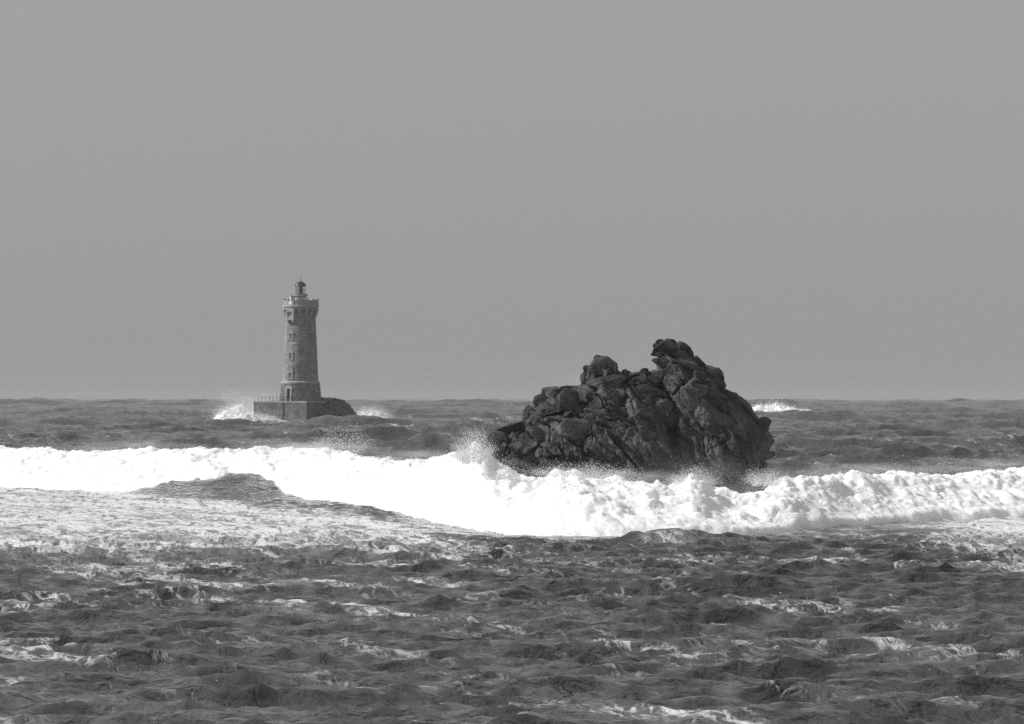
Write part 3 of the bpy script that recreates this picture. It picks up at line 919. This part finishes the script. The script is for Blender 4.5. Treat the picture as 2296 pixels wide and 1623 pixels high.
# railing on the platform edge
rail = empty('iron_railing', (LX, LD, H), ROT)
tag(rail, 'thin dark iron railing along the platform edge left of the tower', 'railing')
npost = 12
post_me = None
for i in range(npost):
    x = xA + 0.25 + (xC + 2.6 - xA - 0.25) * i / (npost - 1)
    if post_me is None:
        bm = bmesh.new(); add_lathe(bm, [(0.045, 0), (0.045, 1.06), (0.06, 1.07), (0.06, 1.13), (0.02, 1.16)], 8)
        p = from_bm('post', bm, M_DARK, rail); post_me = p.data
    else:
        p = link('post', post_me, None, rail)
    p.location = (x, yF + 0.55, 0)
for z in (0.55, 1.05):
    bm = bmesh.new(); add_tube(bm, [(xA + 0.25, yF + 0.55, z), (xC + 2.6, yF + 0.55, z)], 0.03, 6)
    from_bm('rail_bar', bm, M_DARK, rail)
    bm = bmesh.new(); add_tube(bm, [(xA + 0.25, yF + 0.55, z), (xA + 0.25, yF + 12, z)], 0.03, 6)
    from_bm('rail_bar', bm, M_DARK, rail)

# ------------------------------------------------------------------ lighthouse
lh = empty('lighthouse', (LX, LD, LZ), ROT)
tag(lh, 'tall round granite lighthouse with battlemented gallery and small glazed lantern', 'lighthouse')
def zv(v): return (1352 - v) * ZU

Z_BASE, Z_BAND, Z_SH0, Z_SH1 = zv(1170), zv(1153), zv(1153), zv(482)
RB0, RB1 = 216 * ZU, 200 * ZU
RS0, RS1 = 184 * ZU, 156 * ZU
SEG = 96
def wall_grid(name, r_of_z, zs, holes, mat, parent, depth=0.45, dark=None):
    """Round wall with real openings: holes = (column centre, columns, z0, z1)."""
    bm = bmesh.new()
    zs = sorted(set(zs) | {h[2] for h in holes} | {h[3] for h in holes})
    def pt(k, z, dr=0.0):
        a = 2 * PI * (k - 0.5) / SEG
        r = r_of_z(z) - dr
        return bm.verts.new((r * math.sin(a), -r * math.cos(a), z))
    grid = [[pt(k, z) for k in range(SEG)] for z in zs]
    def hole(k, z0, z1):
        for c, wdt, a, b in holes:
            lo = c - wdt // 2
            if ((k - lo) % SEG) < wdt and z0 >= a - 1e-6 and z1 <= b + 1e-6: return True
        return False
    for i in range(len(zs) - 1):
        for k in range(SEG):
            if not hole(k, zs[i], zs[i + 1]):
                j = (k + 1) % SEG
                bm.faces.new((grid[i][k], grid[i][j], grid[i + 1][j], grid[i + 1][k]))
    for c, wdt, a, b in holes:                  # reveals
        lo = c - wdt // 2
        q = [pt(lo, a), pt(lo + wdt, a), pt(lo + wdt, b), pt(lo, b)]
        p = [pt(lo, a, depth), pt(lo + wdt, a, depth), pt(lo + wdt, b, depth), pt(lo, b, depth)]
        for i in range(4):
            j = (i + 1) % 4
            bm.faces.new((q[i], q[j], p[j], p[i]))
    me = bpy.data.meshes.new(name); bm.to_mesh(me); bm.free()
    for f in me.polygons: f.use_smooth = False
    return link(name, me, mat, parent)

r_base = lambda z: RB0 + (RB1 - RB0) * z / Z_BASE
r_shaft = lambda z: RS0 + (RS1 - RS0) * (z - Z_SH0) / (Z_SH1 - Z_SH0)
DOOR = (0, 3, 0.05, zv(1222))
wall_grid('tower_base', lambda z: r_base(z) - 0.10, list(np.linspace(0, Z_BASE, 12)), [DOOR], M_STONE, lh, 0.8)
WINS = [(0, 3, zv(713), zv(655)), (0, 3, zv(917), zv(857)), (0, 3, zv(1117), zv(1058)), (24, 3, zv(600), zv(545)), (72, 3, zv(600), zv(545)), (24, 3, zv(917), zv(857))]
wall_grid('tower_shaft', r_shaft, list(np.linspace(Z_SH0, Z_SH1 + 1.75, 40)), WINS, M_SHAFT, lh, 0.32)
bm = bmesh.new(); add_lathe(bm, [(RB1 - 0.1, Z_BASE - 0.03), (RB1 + 0.06, Z_BASE), (RB1 + 0.06, Z_BAND - 0.05), (RS0 + 0.12, Z_BAND + 0.14), (RS0 - 0.1, Z_BAND + 0.15)], SEG, cap=False)
from_bm('plinth_band', bm, M_DRESS, lh)
bm = bmesh.new(); zc_ = zv(765); add_lathe(bm, [(r_shaft(zc_) - 0.05, zc_ - 0.09), (r_shaft(zc_) + 0.05, zc_ - 0.08), (r_shaft(zc_) + 0.05, zc_ + 0.08), (r_shaft(zc_) - 0.05, zc_ + 0.09)], SEG, cap=False)
from_bm('string_course', bm, M_DRESS, lh)

# rough-faced stones of the base: past 300, joined into one part
bm = bmesh.new(); srng = np.random.default_rng(9)
nc = 11; ch = Z_BASE / nc
for c in range(nc):
    z = (c + 0.5) * ch; r = r_base(z); n = 44
    for k in range(n):
        a = 2 * PI * (k + 0.5 * (c % 2)) / n
        a = (a + PI) % (2 * PI) - PI
        if abs(a) < 0.16 and z < DOOR[3] + 0.5: continue
        wd = 2 * PI * r / n * srng.uniform(0.86, 0.95); dp = srng.uniform(0.05, 0.15)
        M = Matrix.Rotation(a, 4, 'Z') @ Matrix.Translation((0, -r + 0.1, z)) @ Matrix.Rotation(-math.atan((RB0 - RB1) / Z_BASE), 4, 'X')
        vs = []
        for (sx, sy, sz) in ((-1, 1, -1), (1, 1, -1), (1, 1, 1), (-1, 1, 1)): vs.append(bm.verts.new(M @ Vector((sx * wd / 2, 0.1, sz * ch * 0.46))))
        ws = []
        for (sx, sz) in ((-1, -1), (1, -1), (1, 1), (-1, 1)): ws.append(bm.verts.new(M @ Vector((sx * wd * 0.40 + srng.normal(0, .02), -dp - srng.uniform(0, .06), sz * ch * 0.34 + srng.normal(0, .012)))))
        for i in range(4):
            j = (i + 1) % 4
            bm.faces.new((vs[i], vs[j], ws[j], ws[i]))
        bm.faces.new(ws)
o = from_bm('rusticated_stone', bm, M_STONE, lh); o['kind'] = 'stuff'

def at_az(k, z, r, extra=0.0):
    a = 2 * PI * k / SEG
    return Matrix.Rotation(a, 4, 'Z') @ Matrix.Translation((0, -(r + extra), z))

# windows: each with frame and panes
def window(k, z0, z1, r, wd):
    M = at_az(k, (z0 + z1) / 2, r - 0.22)
    h = z1 - z0
    bm = bmesh.new()
    for sx in (-1, 1): add_box(bm, (sx * (wd / 2 - 0.06), 0, 0), (0.12, 0.1, h), M=M)
    for sz in (-1, 1): add_box(bm, (0, 0, sz * (h / 2 - 0.06)), (wd - 0.24, 0.1, 0.12), M=M)
    wn = from_bm('window', bm, M_WHITE, lh)
    bm = bmesh.new(); add_box(bm, (0, 0, 0), (0.10, 0.08, h - 0.24), M=M)
    from_bm('mullion', bm, M_WHITE, wn)
    for q in (-1, 1):
        for zz in (-0.17, 0.17):
            bm = bmesh.new(); add_box(bm, (q * wd / 8 * 1.0, 0, zz * (h - 0.24)), (wd - 0.24, 0.05, 0.05) if False else (wd / 2 - 0.18, 0.05, 0.05), M=M)
            from_bm('glazing_bar', bm, M_WHITE, wn)
        bm = bmesh.new(); add_box(bm, (q * (wd / 4 - 0.035), 0.03, 0), (wd / 2 - 0.17, 0.02, h - 0.24), M=M)
        from_bm('pane', bm, M_PANE, wn)
    # dressed surround, proud of the wall
    bm = bmesh.new(); Ms = at_az(k, (z0 + z1) / 2, r + 0.02)
    for sx in (-1, 1): add_box(bm, (sx * (wd / 2 + 0.13), 0, 0), (0.24, 0.16, h), M=Ms)
    add_box(bm, (0, 0, h / 2 + 0.13), (wd + 0.6, 0.18, 0.26), M=Ms)
    add_box(bm, (0, -0.03, -h / 2 - 0.09), (wd + 0.6, 0.24, 0.18), M=Ms)
    from_bm('surround', bm, M_DRESS, wn)
for (k, n, z0, z1) in WINS:
    rr = r_shaft((z0 + z1) / 2)
    window(k, z0, z1, rr, 2 * PI * rr * 3 / SEG)

# door in its dressed surround
M = at_az(0, 0, r_base(1.4) - 0.72); dw = 2 * PI * RB0 * 3 / SEG
bm = bmesh.new(); add_box(bm, (0, 0, DOOR[3] / 2), (dw, 0.08, DOOR[3]), M=M); dr = from_bm('door', bm, M_DOOR, lh)
bm = bmesh.new(); add_box(bm, (dw * 0.3, -0.07, 1.1), (0.06, 0.06, 0.2), M=M); from_bm('handle', bm, M_DARK, dr)
bm = bmesh.new()
for zz in (0.5, 1.3, 2.1):
    bm = bmesh.new(); add_box(bm, (0, -0.055, zz), (dw * 0.8, 0.03, 0.1), M=M); from_bm('door_batten', bm, M_DOOR, dr)
bm = bmesh.new(); M = at_az(0, 0, RB0 - 0.12) @ Matrix.Rotation(-math.atan((RB0 - RB1) / Z_BASE), 4, 'X')
for sx in (-1, 1): add_box(bm, (sx * (dw / 2 + 0.2), 0, (DOOR[3] + 0.05) / 2), (0.4, 0.5, DOOR[3] - 0.02), M=M)
add_box(bm, (0, 0, DOOR[3] + 0.2), (dw + 1.0, 0.52, 0.4), M=M)
add_box(bm, (0, 0, DOOR[3] + 0.52), (dw + 0.3, 0.5, 0.24), M=M)
from_bm('door_surround', bm, M_DRESS, lh)
bm = bmesh.new(); M = at_az(24, zv(1245), r_base(zv(1245)), 0.05); add_box(bm, (0, 0, 0), (0.35, 0.1, 0.5), M=M); from_bm('hatch', bm, M_WHITE, lh)

# drain pipe right of the window row
bm = bmesh.new(); pts = []
for v, k in ((968, 0.9), (985, 2.2), (1000, 2.45), (1080, 2.5), (1150, 2.5), (1160, 2.2), (1170, 2.2)):
    z = zv(v); p = at_az(k, z, (r_shaft(z) if v < 1152 else RB1 + 0.1), 0.10) @ Vector((0, 0, 0)); pts.append(p)
add_tube(bm, pts, 0.07, 8); from_bm('drain_pipe', bm, M_DRESS, lh, True)

# corbels under the gallery
ZK0, ZK1 = zv(482), zv(403)
bm = bmesh.new(); kh = ZK1 - ZK0; rk = RS1
for i, (dp, z0, z1) in enumerate(((0.30, 0.0, 0.36), (0.48, 0.36, 0.70), (0.64, 0.70, 1.0))):
    add_box(bm, (0, -(rk - 0.1 + dp / 2), ZK0 + kh * (z0 + z1) / 2), (0.62, dp + 0.2, kh * (z1 - z0) - 0.012 + (0.0)))
bmesh.ops.bevel(bm, geom=bm.edges[:], offset=0.03, segments=1, affect='EDGES')
cb = from_bm('corbel', bm, M_DRESS, lh)
NK = 16
for i in range(NK):
    o = cb if i == 0 else link('corbel', cb.data, None, lh)
    o.rotation_euler = (0, 0, 2 * PI * (i + 0.5) / NK)
RG = 185 * ZU
bm = bmesh.new(); add_lathe(bm, [(RS1 - 0.1, ZK1 - 0.30), (RS1 + 0.1, ZK1 - 0.28), (RS1 + 0.1, ZK1 + 0.004), (RG - 0.06, ZK1 + 0.006), (RG - 0.06, zv(386)), (RG + 0.12, zv(384)), (RG + 0.14, zv(372)), (RG + 0.02, zv(366)), (0.3, zv(366))], SEG, cap=False)
from_bm('gallery_cornice', bm, M_DRESS, lh)

# box bay with a window, on the row of windows
bm = bmesh.new(); zb0, zb1 = zv(520), zv(405)
add_box(bm, (-0.86, -(RS1 + 0.2), (zb0 + zb1) / 2), (0.36, 1.1, zb1 - zb0 - 0.02)); add_box(bm, (0.86, -(RS1 + 0.2), (zb0 + zb1) / 2), (0.36, 1.1, zb1 - zb0 - 0.02))
add_box(bm, (0, -(RS1 + 0.2), zb0 + 0.42), (1.36, 1.06, 0.84)); add_box(bm, (0, -(RS1 + 0.2), zb1 - 0.3), (1.36, 1.06, 0.56))
add_box(bm, (0, -(RS1 - 0.0), (zb0 + zb1) / 2), (1.36, 0.5, zb1 - zb0 - 0.1))
bay = from_bm('bay', bm, M_DRESS, lh)
for sx in (-1, 1):
    bm = bmesh.new(); add_box(bm, (sx * 0.72, -(RS1 + 0.25), zb0 - 0.16), (0.42, 0.9, 0.34)); add_box(bm, (sx * 0.72, -(RS1 + 0.1), zb0 - 0.44), (0.42, 0.6, 0.22))
    from_bm('bracket', bm, M_DRESS, bay)
bm = bmesh.new()
zw0, zw1 = zb0 + 0.86, zb1 - 0.6
for sx in (-1, 0, 1): add_box(bm, (sx * 0.42, -(RS1 + 0.36), (zw0 + zw1) / 2), (0.1, 0.1, zw1 - zw0))
for zz in (zw0 + 0.05, (zw0 + zw1) / 2 + 0.2, zw1 - 0.05): add_box(bm, (0, -(RS1 + 0.35), zz), (0.92, 0.08, 0.09))
from_bm('bay_window_frame', bm, M_WHITE, bay)
bm = bmesh.new(); add_box(bm, (0, -(RS1 + 0.29), (zw0 + zw1) / 2), (0.95, 0.03, zw1 - zw0)); from_bm('pane', bm, M_PANE, bay)

# parapet with piers and a notch over the bay
ZP0, ZP1 = zv(366), zv(309)
bm = bmesh.new()
def arc_block(bm, a0, a1, r0, r1, z0, z1, n):
    L = []
    for i in range(n + 1):
        a = a0 + (a1 - a0) * i / n
        L.append([bm.verts.new((r * math.sin(a), -r * math.cos(a), z)) for r, z in ((r0, z0), (r1, z0), (r1, z1), (r0, z1))])
    for p, q in zip(L, L[1:]):
        for i in range(4):
            j = (i + 1) % 4
            bm.faces.new((p[i], p[j], q[j], q[i]))
    bm.faces.new(L[0]); bm.faces.new(L[-1][::-1])
ST = 2 * PI / NK
for i in range(NK):
    a = ST * i
    top = ZP0 + 0.45 if i in (0, 8) else (ZP1 if i % 3 else ZP1 - 0.12)
    bm = bmesh.new(); arc_block(bm, a - ST * 0.38, a + ST * 0.38, RG - 0.42, RG - 0.02, ZP0 + 0.004, top, 6)
    from_bm('parapet_panel', bm, M_DRESS, lh)
bm = bmesh.new()
pw = ST * 0.24
n = 8
L = []
for i in range(n + 1):
    a = -pw / 2 + pw * i / n; t = 2 * i / n - 1
    zt = ZP1 + 0.04 + 0.22 * math.sqrt(max(0, 1 - t * t * 0.95))
    L.append([bm.verts.new((r * math.sin(a), -r * math.cos(a), z)) for r, z in ((RG - 0.5, ZP0 + 0.006), (RG + 0.05, ZP0 + 0.006), (RG + 0.05, zt), (RG - 0.5, zt))])
for p, q in zip(L, L[1:]):
    for i in range(4):
        j = (i + 1) % 4
        bm.faces.new((p[i], p[j], q[j], q[i]))
bm.faces.new(L[0]); bm.faces.new(L[-1][::-1])
mer = from_bm('merlon', bm, M_DRESS, lh)
for i in range(NK):
    o = mer if i == 0 else link('merlon', mer.data, None, lh)
    o.rotation_euler = (0, 0, ST * (i + 0.5))
bm = bmesh.new(); add_box(bm, (0.1, -(RG + 0.03), ZP0 + 0.5), (1.1, 0.06, 0.8)); 
from_bm('notice_board', bm, M_WHITE, lh)

# service drum, lantern gallery and lantern
bm = bmesh.new(); add_lathe(bm, [(1.55, zv(366) + 0.01), (1.55, zv(285)), (1.42, zv(285)), (1.42, zv(268))], 32); from_bm('service_drum', bm, M_DRESS, lh)
bm = bmesh.new(); add_box(bm, (-1.5, -0.9, (zv(366) + zv(272)) / 2), (0.9, 1.4, zv(272) - zv(366) - 0.02)); from_bm('stair_hood', bm, M_WHITE, lh)
bm = bmesh.new(); add_lathe(bm, [(1.4, zv(270)), (1.74, zv(266)), (1.74, zv(254)), (1.3, zv(252))], 32); from_bm('lantern_gallery', bm, M_DRESS, lh)
bm = bmesh.new(); add_lathe(bm, [(1.36, zv(252) - 0.02), (1.36, zv(245)), (1.2, zv(243))], 32); from_bm('lantern_sill', bm, M_DARK, lh)
bm = bmesh.new(); add_lathe(bm, [(1.13, zv(244)), (1.13, zv(166))], 12, cap=False); from_bm('lantern_glass', bm, M_GLASS, lh)
bm = bmesh.new()
for i in range(8):
    a = 2 * PI * (i + 0.5) / 8
    add_box(bm, (1.15 * math.sin(a), -1.15 * math.cos(a), (zv(244) + zv(166)) / 2), (0.05, 0.06, zv(166) - zv(244)), a)
from_bm('glazing_bars', bm, M_DARK, lh)
bm = bmesh.new(); zr = zv(207); add_lathe(bm, [(1.12, zr - 0.03), (1.17, zr - 0.03), (1.17, zr + 0.03), (1.12, zr + 0.03)], 32, cap=False); from_bm('glazing_ring', bm, M_DARK, lh)
bm = bmesh.new(); zl = (zv(240) + zv(175)) / 2
add_lathe(bm, [(0.34, zv(243)), (0.34, zv(238)), (0.36, zv(236)), (0.42, zl - 0.2), (0.44, zl), (0.42, zl + 0.2), (0.34, zv(182)), (0.2, zv(172)), (0.12, zv(164))], 20); from_bm('lens', bm, M_LENS, lh, True)
bm = bmesh.new()
for a in range(6):
    an = 2 * PI * a / 6 + .3
    add_box(bm, (0.46 * math.sin(an), -0.46 * math.cos(an), zl), (0.06, 0.06, zv(172) - zv(243)), an)
from_bm('lens_frame', bm, M_DARK, lh)
prof = [(1.28, zv(168)), (1.30, zv(166)), (1.30, zv(160))] + [(1.2 * math.cos(t), zv(160) + 0.86 * math.sin(t)) for t in np.linspace(0.02, PI / 2 - 0.1, 9)]
bm = bmesh.new(); add_lathe(bm, prof, 32); dome = from_bm('dome', bm, M_DOME, lh, True)
bm = bmesh.new()
for i in range(8):
    a = 2 * PI * i / 8
    add_tube(bm, [(1.22 * math.cos(t) * math.sin(a), -1.22 * math.cos(t) * math.cos(a), zv(160) + 0.875 * math.sin(t)) for t in np.linspace(0.02, PI / 2 - 0.1, 7)], 0.03, 5)
from_bm('dome_rib', bm, M_DARK, dome)
zd = zv(160) + 0.84
bm = bmesh.new(); add_lathe(bm, [(0.12, zd), (0.12, zd + 0.05), (0.2, zd + 0.1), (0.23, zd + 0.2), (0.16, zd + 0.31), (0.05, zd + 0.36), (0.04, zd + 0.6)], 14); from_bm('vent_ball', bm, M_DRESS, dome, True)
bm = bmesh.new(); add_lathe(bm, [(0.03, zd + 0.5), (0.035, zd + 0.62), (0.16, zd + 0.68), (0.13, zd + 0.78), (0.05, zd + 0.86), (0.03, zd + 1.05)], 10); from_bm('finial', bm, M_DARK, dome)
bm = bmesh.new(); add_tube(bm, [(0.25, -0.1, zd - 0.1), (0.25, -0.1, zv(44))], 0.018, 5); add_tube(bm, [(0.25, -0.1, zd - 0.1), (0.5, -1.18, zv(168)), (0.5, -1.2, zv(250))], 0.05, 6); from_bm('lightning_rod', bm, M_DRESS, lh)
Mi = Matrix.Rotation(-ROT, 4, 'Z')
p = Mi @ Vector(((460 - 546) * ZU, -0.6, 0))
bm = bmesh.new(); add_lathe(bm, [(0.2, zv(366)), (0.2, zv(292)), (0.17, zv(290)), (0.17, zv(280)), (0.2, zv(278)), (0.2, zv(264)), (0.1, zv(262))], 14, Matrix.Translation((p.x, p.y, 0))); from_bm('fog_signal', bm, M_DARK, lh)
p = Mi @ Vector(((612 - 546) * ZU, -0.6, 0))
bm = bmesh.new(); add_box(bm, (p.x, p.y, (zv(366) + zv(283)) / 2), (0.5, 0.5, zv(283) - zv(366))); from_bm('roof_locker', bm, M_WHITE, lh)

# ------------------------------------------------------------------ drifting mist thrown up by the surf
def mist(px, py, d, rx, ry, rz, dens, label, nscale=1.0):
    k = N('spray_mist')
    tc = k.n('TexCoord'); ln = k.n('VectorMath', operation='LENGTH'); k.put(ln.inputs[0], tc.outputs['Object'])
    fall = k.ramp(ln.outputs['Value'], 1.0, 0.25)
    nz = k.noise(tc.outputs['Object'], 2.2 * nscale, 4.0, 0.6)
    den = k.math('MULTIPLY', k.math('MULTIPLY', fall, k.ramp(nz, 0.35, 0.75)), dens)
    pv = k.n('VolumePrincipled'); k.put(pv.inputs['Density'], den)
    pv.inputs['Color'].default_value = (0.95, 0.95, 0.95, 1)
    k.t.links.new(pv.outputs[0], k.out.inputs['Volume'])
    bm = bmesh.new(); bmesh.ops.create_icosphere(bm, subdivisions=3, radius=1.0)
    o = from_bm('mist', bm, k.m); o.location = at(px, py, d); o.scale = (rx, ry, rz)
    tag(o, label, 'mist', 'stuff')
mist(252, 408, 1016, 14, 10, 5.5, 0.16, 'white mist drifting behind the lighthouse platform')
mist(366, 412, 1040, 9, 10, 3.0, 0.10, 'pale mist right of the islet rock')
mist(700, 478, 199, 4.6, 2.2, 1.5, 0.08, 'thin mist in front of the lower right of the dark rock', 0.7)
mist(468, 454, 191, 1.0, 1.5, 0.9, 0.6, 'mist inside the splash at the left foot of the rock')
mist(640, 478, 193, 3.2, 1.6, 0.55, 0.30, 'mist over the crest below the middle of the rock')
mist(745, 489, 193, 2.4, 1.6, 0.5, 0.15, 'mist over the crest below the right end of the rock')
mist(860, 471, 215, 5.0, 2.0, 0.7, 0.30, 'mist over the crest well right of the rock')
mist(980, 466, 225, 5.0, 2.0, 0.7, 0.30, 'mist over the crest farthest right')
mist(130, 447, 288, 7.0, 2.5, 0.8, 0.25, 'mist over the crest farthest left')
mist(410, 457, 210, 3.5, 2.0, 0.6, 0.35, 'mist over the crest between the lighthouse islet and the rock')
mist(572, 384, 240, 1.6, 2.0, 1.2, 0.10, 'faint mist rising behind the left shoulder of the rock')
mist(590, 482, 194, 3.6, 1.5, 0.7, 0.2, 'mist along the foot of the rock above the breaker')
mist(300, 449, 262, 6.0, 3.0, 0.8, 0.35, 'mist along the left crest of the breaker')

# ------------------------------------------------------------------ sea haze
k = N('sea_haze')
pv = k.n('VolumePrincipled'); pv.inputs['Density'].default_value = 0.00012
pv.inputs['Color'].default_value = (0.62, 0.62, 0.62, 1); pv.inputs['Anisotropy'].default_value = 0.0
k.t.links.new(pv.outputs[0], k.out.inputs['Volume'])
bm = bmesh.new(); add_box(bm, (0, 9000, 15.5), (14000, 24000, 41.0))
o = from_bm('haze', bm, k.m); tag(o, 'pale sea haze over the whole water', 'haze', 'stuff')
